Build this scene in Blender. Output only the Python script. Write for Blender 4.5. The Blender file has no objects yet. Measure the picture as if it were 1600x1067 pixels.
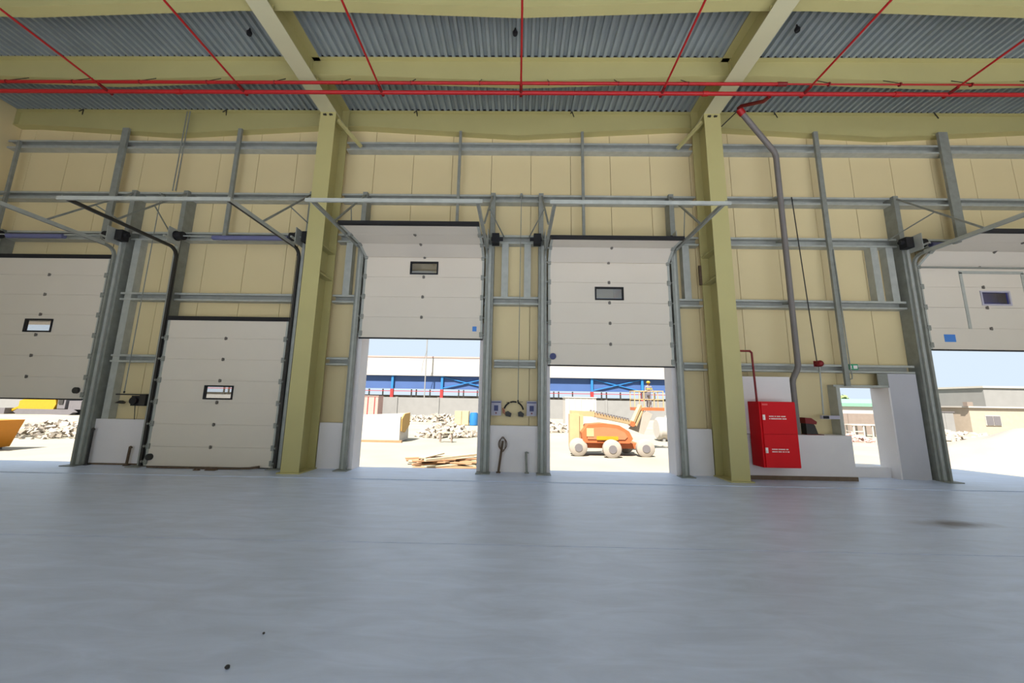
import bpy, bmesh, math, random
from mathutils import Vector, Matrix, noise

random.seed(7)
S = bpy.context.scene
COL = S.collection
PI = math.pi

# ------------------------------------------------------------------ camera
# X runs along the loading wall, Y away from the camera, Z up; metres
F_PX, PITCH, YAW, ROLL, CAM_H = 580.5, 0.162868, -0.015083, 0.016245, 1.6
cp, sp, cy, sy = math.cos(PITCH), math.sin(PITCH), math.cos(YAW), math.sin(YAW)
fw = Vector((sy * cp, cy * cp, sp)); rt = Vector((cy, -sy, 0)); up = rt.cross(fw)
cr, sr = math.cos(ROLL), math.sin(ROLL)
r2 = cr * rt + sr * up; u2 = -sr * rt + cr * up
cam = bpy.data.cameras.new('camera'); camo = bpy.data.objects.new('camera', cam); COL.objects.link(camo)
cam.sensor_fit = 'HORIZONTAL'; cam.sensor_width = 36.0; cam.lens = F_PX / 1600 * 36
cam.clip_end = 600; cam.clip_start = 0.05
camo.matrix_world = Matrix(((r2.x, u2.x, -fw.x, 0), (r2.y, u2.y, -fw.y, 0), (r2.z, u2.z, -fw.z, CAM_H), (0, 0, 0, 1)))
S.camera = camo

# ------------------------------------------------------------------ light
def lin(c):
    c = c / 255.0
    return c / 12.92 if c <= 0.04045 else ((c + 0.055) / 1.055) ** 2.4
def rgb(r, g, b): return (lin(r), lin(g), lin(b), 1.0)

W = bpy.data.worlds.new('sky'); S.world = W; W.use_nodes = True
bg = W.node_tree.nodes['Background']
bg.inputs[0].default_value = (0.74, 0.87, 1.0, 1); bg.inputs[1].default_value = 0.355
sun = bpy.data.lights.new('sun', 'SUN'); sun.energy = 6.4; sun.angle = 0.02; sun.color = (1.0, 0.93, 0.84)
so = bpy.data.objects.new('sun', sun); COL.objects.link(so)
so.rotation_euler = Vector((0.35, 0.75, -1.25)).to_track_quat('-Z', 'Y').to_euler()

# no lamps: unseen roof gap behind Y_DECK, invented to let sun and sky in
Y_DECK = -5.0

vs = S.view_settings
vs.view_transform = 'Standard'; vs.look = 'None'; vs.gamma = 1.0; vs.use_curve_mapping = False; vs.exposure = 1.5
S.cycles.max_bounces = 10; S.cycles.diffuse_bounces = 6; S.cycles.use_denoising = True

# ------------------------------------------------------------------ materials
def mat(name, col, rough=0.6, metal=0.0, var=0.06, scale=3.0, bump=0.0, bscale=40.0, spec=0.4, stretch=(1, 1, 1)):
    m = bpy.data.materials.new(name); m.use_nodes = True
    n = m.node_tree.nodes; l = m.node_tree.links
    b = n['Principled BSDF']
    b.inputs['Roughness'].default_value = rough; b.inputs['Metallic'].default_value = metal
    b.inputs['Specular IOR Level'].default_value = spec
    tc = n.new('ShaderNodeTexCoord'); mp = n.new('ShaderNodeMapping'); mp.inputs['Scale'].default_value = stretch
    l.new(tc.outputs['Object'], mp.inputs[0])
    nz = n.new('ShaderNodeTexNoise'); nz.inputs['Scale'].default_value = scale; nz.inputs['Detail'].default_value = 5
    l.new(mp.outputs[0], nz.inputs['Vector'])
    rp = n.new('ShaderNodeValToRGB')
    c = col
    rp.color_ramp.elements[0].position = 0.25; rp.color_ramp.elements[1].position = 0.75
    rp.color_ramp.elements[0].color = tuple(x * (1 - var) for x in c[:3]) + (1,)
    rp.color_ramp.elements[1].color = tuple(min(1, x * (1 + var)) for x in c[:3]) + (1,)
    l.new(nz.outputs['Fac'], rp.inputs[0]); l.new(rp.outputs[0], b.inputs['Base Color'])
    if bump:
        n2 = n.new('ShaderNodeTexNoise'); n2.inputs['Scale'].default_value = bscale; n2.inputs['Detail'].default_value = 4
        l.new(mp.outputs[0], n2.inputs['Vector'])
        bp = n.new('ShaderNodeBump'); bp.inputs['Strength'].default_value = bump; bp.inputs['Distance'].default_value = 0.02
        l.new(n2.outputs['Fac'], bp.inputs['Height']); l.new(bp.outputs[0], b.inputs['Normal'])
    return m

M = {}
M['panel'] = mat('cream_sandwich_panel', rgb(216, 198, 152), 0.55, var=0.03, scale=0.7)
M['steel'] = mat('cream_painted_steel', rgb(184, 175, 119), 0.5, var=0.04, scale=1.2)
M['rafter'] = mat('pale_painted_steel', rgb(196, 190, 154), 0.5, var=0.04, scale=1.2)
M['galv'] = mat('galvanised_steel', rgb(172, 174, 166), 0.45, 0.1, var=0.12, scale=6, stretch=(1, 1, 1))
M['galvdark'] = mat('weathered_galvanised_steel', rgb(138, 140, 132), 0.5, 0.1, var=0.14, scale=7)
M['deck'] = mat('galvanised_roof_deck', rgb(150, 158, 158), 0.45, 0.1, var=0.12, scale=1.5)
M['white'] = mat('white_plaster', rgb(224, 218, 216), 0.7, var=0.03, scale=2, bump=0.1)
M['pier'] = mat('grey_render', rgb(186, 184, 188), 0.8, var=0.06, scale=1.5, bump=0.1)
M['door'] = mat('white_door_steel', rgb(218, 208, 192), 0.5, var=0.02, scale=1, bump=0.05, bscale=90)
M['black'] = mat('black_rubber', rgb(28, 27, 30), 0.7)
M['dark'] = mat('dark_steel', rgb(52, 50, 48), 0.5, 0.2, var=0.15)
M['red'] = mat('red_pipe_paint', rgb(170, 24, 28), 0.45, var=0.1, scale=5)
M['darkred'] = mat('dark_red_fitting', rgb(120, 20, 24), 0.5)
M['cabinet'] = mat('red_cabinet_enamel', rgb(210, 14, 26), 0.5, var=0.03, spec=0.2)
M['greypipe'] = mat('grey_primer_pipe', rgb(120, 114, 110), 0.55, var=0.06)
M['print'] = mat('white_print', rgb(238, 226, 222), 0.6)
M['lavender'] = mat('grey_plastic', rgb(178, 174, 186), 0.5)
M['navy'] = mat('navy_print', rgb(60, 66, 110), 0.5)
M['brown'] = mat('brown_plinth', rgb(110, 92, 74), 0.8, var=0.15, scale=8)
M['blue'] = mat('blue_plastic', rgb(70, 130, 205), 0.5)
M['green'] = mat('exit_green', rgb(40, 160, 110), 0.5)
M['hinge'] = mat('hinge_steel', rgb(112, 106, 98), 0.5)
M['spring'] = mat('blue_grey_spring', rgb(104, 106, 142), 0.5)
M['rust'] = mat('rusty_steel', rgb(96, 78, 62), 0.8, var=0.2, scale=15)

def glass_mat(name, tint):
    m = bpy.data.materials.new(name); m.use_nodes = True
    n = m.node_tree.nodes; l = m.node_tree.links; n.clear()
    o = n.new('ShaderNodeOutputMaterial'); t = n.new('ShaderNodeBsdfTransparent'); g = n.new('ShaderNodeBsdfGlossy')
    x = n.new('ShaderNodeMixShader'); t.inputs[0].default_value = tint; g.inputs['Roughness'].default_value = 0.05
    x.inputs[0].default_value = 0.12
    l.new(t.outputs[0], x.inputs[1]); l.new(g.outputs[0], x.inputs[2]); l.new(x.outputs[0], o.inputs[0])
    return m
M['glass'] = glass_mat('window_acrylic', (0.86, 0.86, 0.86, 1))
M['skyglass'] = glass_mat('sky_tint_acrylic', (0.5, 0.56, 0.95, 1))  # blue tint puts the sky's reflection into the pane colour

def floor_mat():
    m = mat('polished_concrete', rgb(208, 218, 240), 0.42, var=0.07, scale=0.45, bump=0.04, bscale=9, spec=0.9)
    n = m.node_tree.nodes; l = m.node_tree.links; b = n['Principled BSDF']
    ramp = b.inputs['Base Color'].links[0].from_node
    tc = [x for x in n if x.type == 'TEX_COORD'][0]
    # trowel streaks
    mp = n.new('ShaderNodeMapping'); mp.inputs['Scale'].default_value = (0.8, 3.2, 1)
    l.new(tc.outputs['Object'], mp.inputs[0])
    nz = n.new('ShaderNodeTexNoise'); nz.inputs['Scale'].default_value = 1.6; nz.inputs['Detail'].default_value = 9; nz.inputs['Roughness'].default_value = 0.62
    nz.inputs['Distortion'].default_value = 0.8
    l.new(mp.outputs[0], nz.inputs['Vector'])
    r = n.new('ShaderNodeValToRGB'); r.color_ramp.elements[0].position = 0.35; r.color_ramp.elements[1].position = 0.72
    r.color_ramp.elements[0].color = (0.88, 0.88, 0.88, 1); r.color_ramp.elements[1].color = (1.1, 1.1, 1.1, 1)
    l.new(nz.outputs['Fac'], r.inputs[0])
    mx = n.new('ShaderNodeMix'); mx.data_type = 'RGBA'; mx.blend_type = 'MULTIPLY'; mx.inputs[0].default_value = 1.0
    l.new(ramp.outputs[0], mx.inputs[6]); l.new(r.outputs[0], mx.inputs[7])
    # the brown spill by the wide opening, with its own shape
    mp2 = n.new('ShaderNodeMapping'); mp2.inputs['Location'].default_value = (-6.25, -5.72, 0)
    mp2.vector_type = 'POINT'; l.new(tc.outputs['Object'], mp2.inputs[0])
    mp3 = n.new('ShaderNodeMapping'); mp3.inputs['Scale'].default_value = (1.5, 4.0, 1); mp3.inputs['Rotation'].default_value = (0, 0, 0.35)
    l.new(mp2.outputs[0], mp3.inputs[0])
    n3 = n.new('ShaderNodeTexNoise'); n3.inputs['Scale'].default_value = 2.6; n3.inputs['Detail'].default_value = 4
    l.new(tc.outputs['Object'], n3.inputs['Vector'])
    ad = n.new('ShaderNodeVectorMath'); ad.operation = 'LENGTH'; l.new(mp3.outputs[0], ad.inputs[0])
    a2 = n.new('ShaderNodeMath'); a2.operation = 'ADD'; l.new(ad.outputs['Value'], a2.inputs[0]); l.new(n3.outputs['Fac'], a2.inputs[1])
    mr = n.new('ShaderNodeMapRange'); mr.inputs['From Min'].default_value = 0.65; mr.inputs['From Max'].default_value = 1.45
    mr.inputs['To Min'].default_value = 1.0; mr.inputs['To Max'].default_value = 0.0
    l.new(a2.outputs[0], mr.inputs[0])
    m2 = n.new('ShaderNodeMix'); m2.data_type = 'RGBA'; m2.inputs[7].default_value = rgb(92, 76, 68)
    l.new(mr.outputs[0], m2.inputs[0]); l.new(mx.outputs[2], m2.inputs[6]); l.new(m2.outputs[2], b.inputs['Base Color'])
    rr = n.new('ShaderNodeMapRange'); rr.inputs['To Min'].default_value = 0.33; rr.inputs['To Max'].default_value = 0.55
    l.new(nz.outputs['Fac'], rr.inputs[0]); l.new(rr.outputs[0], b.inputs['Roughness'])
    b.inputs['Coat Weight'].default_value = 0.4; b.inputs['Coat Roughness'].default_value = 0.42
    return m
M['floor'] = floor_mat()

# ------------------------------------------------------------------ mesh helpers
class MB:
    def __init__(self): self.v = []; self.f = []
    def _add(self, vs, fs):
        o = len(self.v); self.v += [Vector(p) for p in vs]; self.f += [tuple(i + o for i in f) for f in fs]; return self
    def box(self, x0, x1, y0, y1, z0, z1, T=None):
        vs = [(x, y, z) for x in (x0, x1) for y in (y0, y1) for z in (z0, z1)]
        if T: vs = [T(p) for p in vs]
        return self._add(vs, [(0, 1, 3, 2), (4, 6, 7, 5), (0, 4, 5, 1), (2, 3, 7, 6), (0, 2, 6, 4), (1, 5, 7, 3)])
    def bar(self, p, q, w, h, upv=(0, 0, 1)):
        p, q = Vector(p), Vector(q); d = (q - p).normalized(); upv = Vector(upv)
        if abs(d.dot(upv)) > 0.98: upv = Vector((0, 1, 0))
        s = d.cross(upv).normalized() * w / 2; t = s.cross(d).normalized() * h / 2
        vs = [e + a * s + b * t for e in (p, q) for a, b in ((-1, -1), (1, -1), (1, 1), (-1, 1))]
        return self._add(vs, [(0, 3, 2, 1), (4, 5, 6, 7)] + [(i, (i + 1) % 4, 4 + (i + 1) % 4, 4 + i) for i in range(4)])
    def tube(self, pts, r, n=10, caps=True):
        pts = [Vector(p) for p in pts]; rs = r if isinstance(r, (list, tuple)) else [r] * len(pts)
        o = len(self.v); ref = None
        for i, p in enumerate(pts):
            if i == 0: d = pts[1] - p
            elif i == len(pts) - 1: d = p - pts[i - 1]
            else: d = (pts[i + 1] - p).normalized() + (p - pts[i - 1]).normalized()
            d.normalize()
            if ref is None: ref = Vector((0, 0, 1)) if abs(d.z) < 0.9 else Vector((1, 0, 0))
            s = d.cross(ref).normalized(); t = s.cross(d).normalized(); ref = t
            k = 1.0
            if 0 < i < len(pts) - 1:
                c = max(0.5, d.dot((p - pts[i - 1]).normalized())); k = 1 / c if c > 0.7 else 1.2
            for j in range(n):
                a = 2 * PI * j / n; self.v.append(p + (s * math.cos(a) + t * math.sin(a)) * rs[i] * (k if k < 1.15 else 1.08))
        for i in range(len(pts) - 1):
            for j in range(n):
                a, b = o + i * n + j, o + i * n + (j + 1) % n
                self.f.append((a, b, b + n, a + n))
        if caps:
            self.f.append(tuple(o + j for j in reversed(range(n)))); e = o + (len(pts) - 1) * n
            self.f.append(tuple(e + j for j in range(n)))
        return self
    def cyl(self, p, q, r, n=14): return self.tube([p, q], r, n)
    def prism(self, prof, mapf, a, b):
        # closed 2D profile extruded from a to b; mapf(u, v, w) -> xyz
        n = len(prof)
        vs = [mapf(u, v, a) for u, v in prof] + [mapf(u, v, b) for u, v in prof]
        return self._add(vs, [tuple(reversed(range(n))), tuple(range(n, 2 * n))] + [(i, (i + 1) % n, n + (i + 1) % n, n + i) for i in range(n)])
    def ball(self, c, rx, ry, rz, n=10, m=7):
        c = Vector(c); o = len(self.v)
        self.v.append(c + Vector((0, 0, -rz)))
        for i in range(1, m):
            a = -PI / 2 + PI * i / m
            for j in range(n):
                b = 2 * PI * j / n; self.v.append(c + Vector((rx * math.cos(a) * math.cos(b), ry * math.cos(a) * math.sin(b), rz * math.sin(a))))
        self.v.append(c + Vector((0, 0, rz))); top = len(self.v) - 1
        for j in range(n):
            self.f.append((o, o + 1 + (j + 1) % n, o + 1 + j))
            self.f.append((top, top - n + j, top - n + (j + 1) % n))
        for i in range(m - 2):
            for j in range(n):
                a = o + 1 + i * n + j; b = o + 1 + i * n + (j + 1) % n
                self.f.append((a, b, b + n, a + n))
        return self
    def mesh(self, name, off=Vector((0, 0, 0)), smooth=False):
        me = bpy.data.meshes.new(name); me.from_pydata([tuple(p - off) for p in self.v], [], self.f)
        bm = bmesh.new(); bm.from_mesh(me); bmesh.ops.recalc_face_normals(bm, faces=bm.faces); bm.to_mesh(me); bm.free()
        if smooth:
            me.polygons.foreach_set('use_smooth', [True] * len(me.polygons))
            try: me.set_sharp_from_angle(angle=0.7)
            except Exception: pass
        return me
    def build(self, name, m, parent=None, smooth=False, origin=None):
        off = ORI.get(parent.name, Vector((0, 0, 0))) if parent else (Vector(origin) if origin else Vector((0, 0, 0)))
        o = bpy.data.objects.new(name, self.mesh(name, off, smooth)); COL.objects.link(o)
        o.data.materials.append(M[m] if isinstance(m, str) else m)
        if parent: o.parent = parent; ORI[o.name] = off
        else: o.location = off; ORI[o.name] = off
        return o
ORI = {}
def inst(name, me, parent, at, rotx=0.0):
    o = bpy.data.objects.new(name, me); COL.objects.link(o); o.parent = parent
    o.location = Vector(at) - ORI.get(parent.name, Vector((0, 0, 0))); o.rotation_euler = (rotx, 0, 0); return o
def tag(o, label, cat, group=None, kind=None):
    o['label'] = label; o['category'] = cat
    if group: o['group'] = group
    if kind: o['kind'] = kind
    return o
def thing(name, label, cat, at=(0, 0, 0), group=None, kind=None):
    o = bpy.data.objects.new(name, None); COL.objects.link(o); o.location = at; o.empty_display_size = 0.2
    ORI[o.name] = Vector(at); return tag(o, label, cat, group, kind)

# ------------------------------------------------------------------ layout numbers
XL, XR, YB, YW = -14.0, 21.0, -14.0, 9.15          # hall, inner face of the cladding at YW
COLX = [-4.88, 4.78, 14.44]
ZD = 9.42                                          # underside of the roof deck
DY = 8.8                                           # inner face of the sectional doors
DOORS = [(-11.78, 1.52), (-7.07, 0.0), (-2.345, 3.10), (2.225, 2.50), (11.24, 3.00)]
DH, NP = 0.51, 7                                   # height and number of door sections
PX0, PX1, PZ = 7.6, 8.78, 2.09                     # doorway without a leaf

# ------------------------------------------------------------------ floor
floor = tag(MB().box(XL - .3, XR, YB, 9.3, -1.6, -0.02).build('floor', 'floor'), 'smooth pale grey concrete hall floor', 'floor', kind='structure')
for y0, y1, zt in ((YB, 4.535, 0.0), (4.55, 7.94, 0.0), (7.95, 9.3, 0.012)):
    MB().box(XL - .3, XR, y0, y1, -0.02, zt).build('floor_slab', 'floor', floor)

# ------------------------------------------------------------------ wall with the loading doors
wall = thing('wall_back', 'cream sandwich panel wall with galvanised rails and five loading door openings', 'wall', (0, YW, 0), kind='structure')
holes = [(x - 1.46, x + 1.46, 3.42) for x, z in DOORS] + [(PX0, PX1, PZ)]
def clad(name, x0, x1, y0, y1, z0, z1, m, parent, gap=0.006):
    cuts = sorted({x0, x1} | {c for h in holes for c in h[:2] if x0 < c < x1}); mb = MB()
    for a, b in zip(cuts, cuts[1:]):
        zz = z0
        for h in holes:
            if h[0] <= (a + b) / 2 <= h[1]: zz = max(zz, h[2])
        if zz < z1: mb.box(a + (gap if a == x0 else 0), b - (gap if b == x1 else 0), y0, y1, zz, z1)
    if mb.v: mb.build(name, m, parent)
k0 = int(math.floor((XL + 3.96) / 1.065))
for k in range(k0, 24):
    a, b = max(XL, -3.96 + 1.065 * k), min(XR, -3.96 + 1.065 * (k + 1))
    if b - a > 0.1: clad('wall_panel', a, b, YW, YW + .1, 0.0, 9.5, 'panel', wall)
clad('outer_sheet', XL, XR, YW + .101, YW + .13, -1.3, 9.5, 'panel', wall, 0)
# white upstand blocks between the openings
def upstand(x0, x1, y, z): MB().box(x0, x1, y, YW - .002, 0.012, z).build('upstand_block', 'white', wall)
for x0, x1 in ((XL, -13.42), (-10.14, -8.72), (-5.43, -5.1), (-4.66, -4.05), (-.68, .55), (3.9, 4.56)): upstand(x0, x1, 8.95, 1.06)
upstand(5.02, 7.52, 8.66, 0.985)
MB().box(5.02, 7.54, 8.645, 8.66, 0.012, 0.1).build('plinth_strip', 'brown', wall)
MB().box(-10.1, -8.74, 8.94, 8.95, 0.012, 0.05).build('plinth_strip', 'brown', wall)
MB().box(PX1 + .02, 9.46, 8.95, YW - .002, 0.012, 2.42).build('pier_panel', 'pier', wall)
MB().box(13.0, 21, 8.95, YW - .002, 0.012, 1.06).build('upstand_block', 'white', wall)
# rails (channels opening to the hall)
def rail(x0, x1, z0, z1, yf=8.95):
    if x1 - x0 < .08: return
    y1, t = YW - .003, .018
    prof = [(yf, z0), (y1, z0), (y1, z1), (yf, z1), (yf, z1 - .05), (yf + t, z1 - .05), (yf + t, z1 - t), (y1 - t, z1 - t), (y1 - t, z0 + t), (yf + t, z0 + t), (yf + t, z0 + .045), (yf, z0 + .045)]
    MB().prism(prof, lambda u, v, w: (w, u, v), x0, x1).build('rail', 'galv', wall)
bays = [(XL, -5.1), (-4.66, 4.56), (5.0, 14.22), (14.66, XR)]
for z0, z1 in ((8.22, 8.46), (6.74, 6.95), (5.60, 5.83), (4.0, 4.2)):
    for a, b in bays: rail(a, b, z0, z1)
edges = [XL]
for x, _ in DOORS: edges += [x - 1.78, x + 1.78]
edges.append(XR)
for a, b in zip(edges[::2], edges[1::2]):
    for p, q in bays: rail(max(a, p), min(b, q), 2.43, 2.62)
# posts
def post(x, w, z0, z1, yf=8.93, m='galv'):
    t = .016; y1 = YW - .004
    prof = [(x - w / 2, yf), (x + w / 2, yf), (x + w / 2, y1), (x + w / 2 - t, y1), (x + w / 2 - t, yf + t), (x - w / 2 + t, yf + t), (x - w / 2 + t, y1), (x - w / 2, y1)]
    MB().prism(prof, lambda u, v, w_: (u, v, w_), z0, z1).build('wall_post', m, wall)
for x, w, z0, z1 in ((-10.72, .17, 5.6, 8.8), (-7.58, .10, 5.6, 8.8), (-1.6, .07, 5.6, 8.76), (1.65, .07, 5.6, 8.76), (7.80, .11, PZ + .02, 8.8), (11.1, .24, 5.6, 8.8), (-13.6, .07, 5.6, 8.4)):
    t = .012
    MB().prism([(x - w / 2, 8.885), (x + w / 2, 8.885), (x + w / 2, 8.944), (x + w / 2 - t, 8.944), (x + w / 2 - t, 8.897), (x - w / 2 + t, 8.897), (x - w / 2 + t, 8.944), (x - w / 2, 8.944)], lambda u, v, q: (u, v, q), z0, z1).build('wall_post', 'galvdark', wall)
for i, (x, _) in enumerate(DOORS):
    for s in (-1, 1):
        xx = x + s * 1.665
        post(xx, .12, 0.012, 6.95 if (i, s) in ((0, 1), (1, -1), (1, 1), (2, -1), (2, 1), (3, -1), (3, 1), (4, -1)) else 5.83, 8.86, 'galvdark')
        if (i, s) in ((0, 1), (2, -1), (2, 1), (3, -1), (3, 1), (4, -1)):
            x2 = x + s * (1.9 if i == 0 else 2.0 if i < 4 else 1.92)
            post(x2, .17, 1.06 if i == 0 else 4.2, 5.6, 8.97)
            if i == 4: post(x2 - .38, .17, 4.2, 5.6, 8.97)
        MB().box(min(x + s * 1.44, x + s * 1.595), max(x + s * 1.44, x + s * 1.595), 8.875, 9.31, 0.012, 3.4).build('door_jamb', 'white', wall)
    MB().box(x - 1.595, x + 1.595, 8.875, 9.31, 3.4, 3.5).build('door_head', 'white', wall)
    for s in (-1, 1): MB().box(x + s * 1.6 - .16, x + s * 1.6 + .16, 8.62, 8.9, 0.012, 0.03).build('base_plate', 'galvdark', wall)
# doorway trim
MB().box(PX0 - .09, PX0 - .005, 8.9, 9.36, 0.012, PZ - .002).build('doorway_jamb', 'galv', wall)
MB().box(PX1 - .02, PX1 + .018, 8.94, 9.4, 0.012, PZ - .002).build('doorway_jamb', 'white', wall)
MB().box(PX0 - .088, PX1 + .016, 8.97, 9.37, PZ, PZ + .05).build('doorway_head', 'galv', wall)
MB().box(PX0, PX1 - .02, 9.16, 9.7, -.3, 0.24).build('doorway_sill', 'white', wall)
MB().box(PX1 - .22, PX1 + .06, 8.955, 8.97, PZ + .05, 2.42).build('lintel_plate', 'galvdark', wall)

wl = tag(MB().box(XL - .3, XL, YB, YW + .13, 0, 9.5).build('wall_left', 'panel'), 'cream end wall meeting the loading wall', 'wall', kind='structure')
for k in range(4): MB().box(XL, XL + .02, 4.9 + k * 1.065 + .006, 4.9 + (k + 1) * 1.065 - .006 if k < 3 else YW - .01, 0.03, 9.4).build('wall_panel', 'panel', wl)
tag(MB().box(XR, XR + .3, YB, YW + .13, 0, 9.5).build('wall_right', 'panel'), 'far cream wall of the hall beyond the widest bay', 'wall', kind='structure')
tag(MB().box(XL - .3, XR + .3, YB - .3, YB, 8.0, 9.5).build('wall_front', 'panel'), 'cream header wall above the rear side left open to let daylight in', 'wall', kind='structure')  # unseen rear side, left open below the header to admit daylight

# ------------------------------------------------------------------ roof
mb = MB()
def deck(xa, xb, ya, yb):
    prof = []; x = xa
    while x < xb:
        prof += [(x, ZD), (x + .062, ZD), (x + .08, ZD + .07), (x + .147, ZD + .07)]; x += .165
    prof += [(x, ZD), (x, ZD + .13), (xa, ZD + .13)]; n = len(prof); o = len(mb.v)
    mb._add([(u, ya, v) for u, v in prof] + [(u, yb, v) for u, v in prof], [(i, (i + 1) % n, n + (i + 1) % n, n + i) for i in range(n)])
    for k in range(0, n - 3, 4):
        for e in (o, o + n): mb.f.append((e + k, e + k + 1, e + k + 2, e + k + 3))
deck(XL - .3, XR, Y_DECK, YW + .13)
deck(XL - .3, -12.0, YB, Y_DECK); deck(14.0, XR, YB, Y_DECK)
tag(mb.build('ceiling', 'deck'), 'corrugated galvanised roof deck over the beams', 'ceiling', kind='structure')

def ibeam(mb, x, ya, yb, z0, z1, w, t=.02):
    mb.box(x - w / 2, x + w / 2, ya, yb, z0, z0 + t); mb.box(x - w / 2, x + w / 2, ya, yb, z1 - t, z1); mb.box(x - .008, x + .008, ya, yb, z0 + t, z1 - t)
for i, cx in enumerate(COLX):
    side = ('between the single closed loading door and its lifted neighbour', 'beside the red fire cabinet', 'beyond the widest opening')[i]
    c = thing('steel_column', 'cream painted steel column ' + side, 'column', (cx, 8.6, 0), kind='structure')
    m1 = MB().box(cx - .2, cx + .2, 8.30, 8.325, .02, 8.8).build('flange', 'steel', c)
    MB().box(cx - .2, cx + .2, 8.945, 8.97, .02, 9.40).build('flange', 'steel', c)
    MB().box(cx - .008, cx + .008, 8.325, 8.945, .02, 8.79).build('web', 'steel', c)
    MB().box(cx - .25, cx + .25, 8.24, 9.0, .012, .035).build('base_plate', 'steel', c)
    for z in (4.55, 5.25, 8.78):
        for s in (-1, 1):
            MB().box(min(cx + s * .008, cx + s * .19), max(cx + s * .008, cx + s * .19), 8.325, 8.945, z, z + .02).build('stiffener', 'steel', c)
    for s in (-1, 1):
        MB().box(min(cx + s * .008, cx + s * .03), max(cx + s * .008, cx + s * .03), 8.36, 8.9, 4.72, 5.2).build('splice_plate', 'steel', c)
        MB().cyl((cx + s * .06, 8.31, 8.72), (cx + s * .06, 8.275, 8.72), .028, 6).build('bolt', 'dark', c)
        MB().cyl((cx + s * .1, 8.31, 8.72), (cx + s * .1, 8.275, 8.72), .022, 6).build('bolt', 'dark', c)
    r = thing('rafter_beam', 'cream painted roof rafter resting on the column ' + side, 'beam', (cx, 8.6, 8.8), kind='structure')
    MB().box(cx - .2, cx + .2, YB, 8.945, 8.8, 8.822).build('flange', 'rafter', r)
    MB().box(cx - .2, cx + .2, YB, 8.945, 9.4, 9.418).build('flange', 'steel', r)
    MB().box(cx - .008, cx + .008, YB, 8.945, 8.822, 9.4).build('web', 'steel', r)
    for y in (7.45, 5.85, 4.25, 2.65):
        for s in (-1, 1): MB().box(min(cx + s * .008, cx + s * .18), max(cx + s * .008, cx + s * .18), y - .008, y + .008, 8.83, 9.39).build('stiffener', 'steel', r)

def fish_beam(x0, x1, y, ze, zm, label, clips=True):
    b = thing('purlin_beam', label, 'beam', ((x0 + x1) / 2, y, ze), 'deeper-at-midspan roof beams', kind='structure')
    xm = (x0 + x1) / 2
    pts = [x0, x0 + .6, xm, x1 - .6, x1]; zs = [ze, ze, zm, ze, ze]
    zb = lambda: list(zip(pts, zs))
    MB().prism([(x0, 9.40)] + zb() + [(x1, 9.40)], lambda u, v, w: (u, w, v), y - .006, y + .006).build('web', 'steel', b)
    MB().prism(zb() + [(a, z - .018) for a, z in reversed(zb())], lambda u, v, w: (u, w, v), y - .1, y + .1).build('flange', 'steel', b)
    MB().box(x0, x1, y - .1, y + .1, 9.40, 9.418).build('flange', 'steel', b)
    for s, xe in ((1, x0), (-1, x1)): MB().box(min(xe, xe + s * .02), max(xe, xe + s * .02), y - .095, y + .095, ze, 9.39).build('end_plate', 'steel', b)
    MB().box(x0 + .22, x1 - .22, y - .07, y - .05, 9.4195, 9.4885).build('rib_shade_strip', 'black', b)  # black strip stands in for the dark shadow teeth in the deck ribs
    if clips:
        for f in (.21, .65): 
            xc = x0 + (x1 - x0) * f
            MB().bar((xc, y - .105, 9.40), (xc + .04, y - .14, 9.22), .02, .02).bar((xc, y - .105, 9.41), (xc - .05, y - .16, 9.3), .02, .02).build('clip', 'dark', b)
rows = [(9.05, 8.95, 8.70, 'above the top wall rail'), (7.45, 8.96, 8.80, 'directly above the red pipes'), (5.85, 8.96, 8.80, 'second one out from the red mains'), (4.25, 8.96, 8.8, 'third one out from the red mains')]
bn = ['over the bay with the closed door', 'over the bay with two half-raised doors', 'over the bay with the red cabinet', 'over the far bay']
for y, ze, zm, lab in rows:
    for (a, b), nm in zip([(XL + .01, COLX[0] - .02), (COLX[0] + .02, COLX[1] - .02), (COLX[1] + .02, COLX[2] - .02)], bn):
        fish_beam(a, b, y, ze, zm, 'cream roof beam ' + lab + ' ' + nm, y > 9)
# knee braces from the columns to the top rail
for cx, s, nm in ((COLX[0], 1, 'on the column beside the closed door'), (COLX[1], -1, 'on the column beside the red cabinet')):
    tag(MB().bar((cx + s * .2, 8.4, 8.66), (cx + s * .62, 8.94, 8.3), .07, .07).build('knee_brace', 'steel'), 'short pale diagonal brace ' + nm, 'brace', 'knee braces')

# ------------------------------------------------------------------ sectional doors
def path(s, zb):
    v = 5.08 - zb; R = .22
    if s <= v: return Vector((0, DY, zb + s))
    if s <= v + R * PI / 2:
        a = (s - v) / R; return Vector((0, DY - R * (1 - math.cos(a)), 5.08 + R * math.sin(a)))
    return Vector((0, DY - R - (s - v - R * PI / 2), 5.30))
hinge_me = MB().box(-.03, .03, -.018, 0, -.03, .03).box(-.012, .012, -.028, -.012, -.04, .04).mesh('hinge'); hinge_me.materials.append(M['hinge'])
roll_me = {}
for s in (-1, 1):
    roll_me[s] = MB().box(-.04, .035, -.03, 0, -.06, .06).cyl((0, -.03, 0), (s * .085, -.03, 0), .012, 8).cyl((s * .06, -.03, 0), (s * .085, -.03, 0), .03, 10).mesh('roller_hinge'); roll_me[s].materials.append(M['galvdark'])

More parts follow.
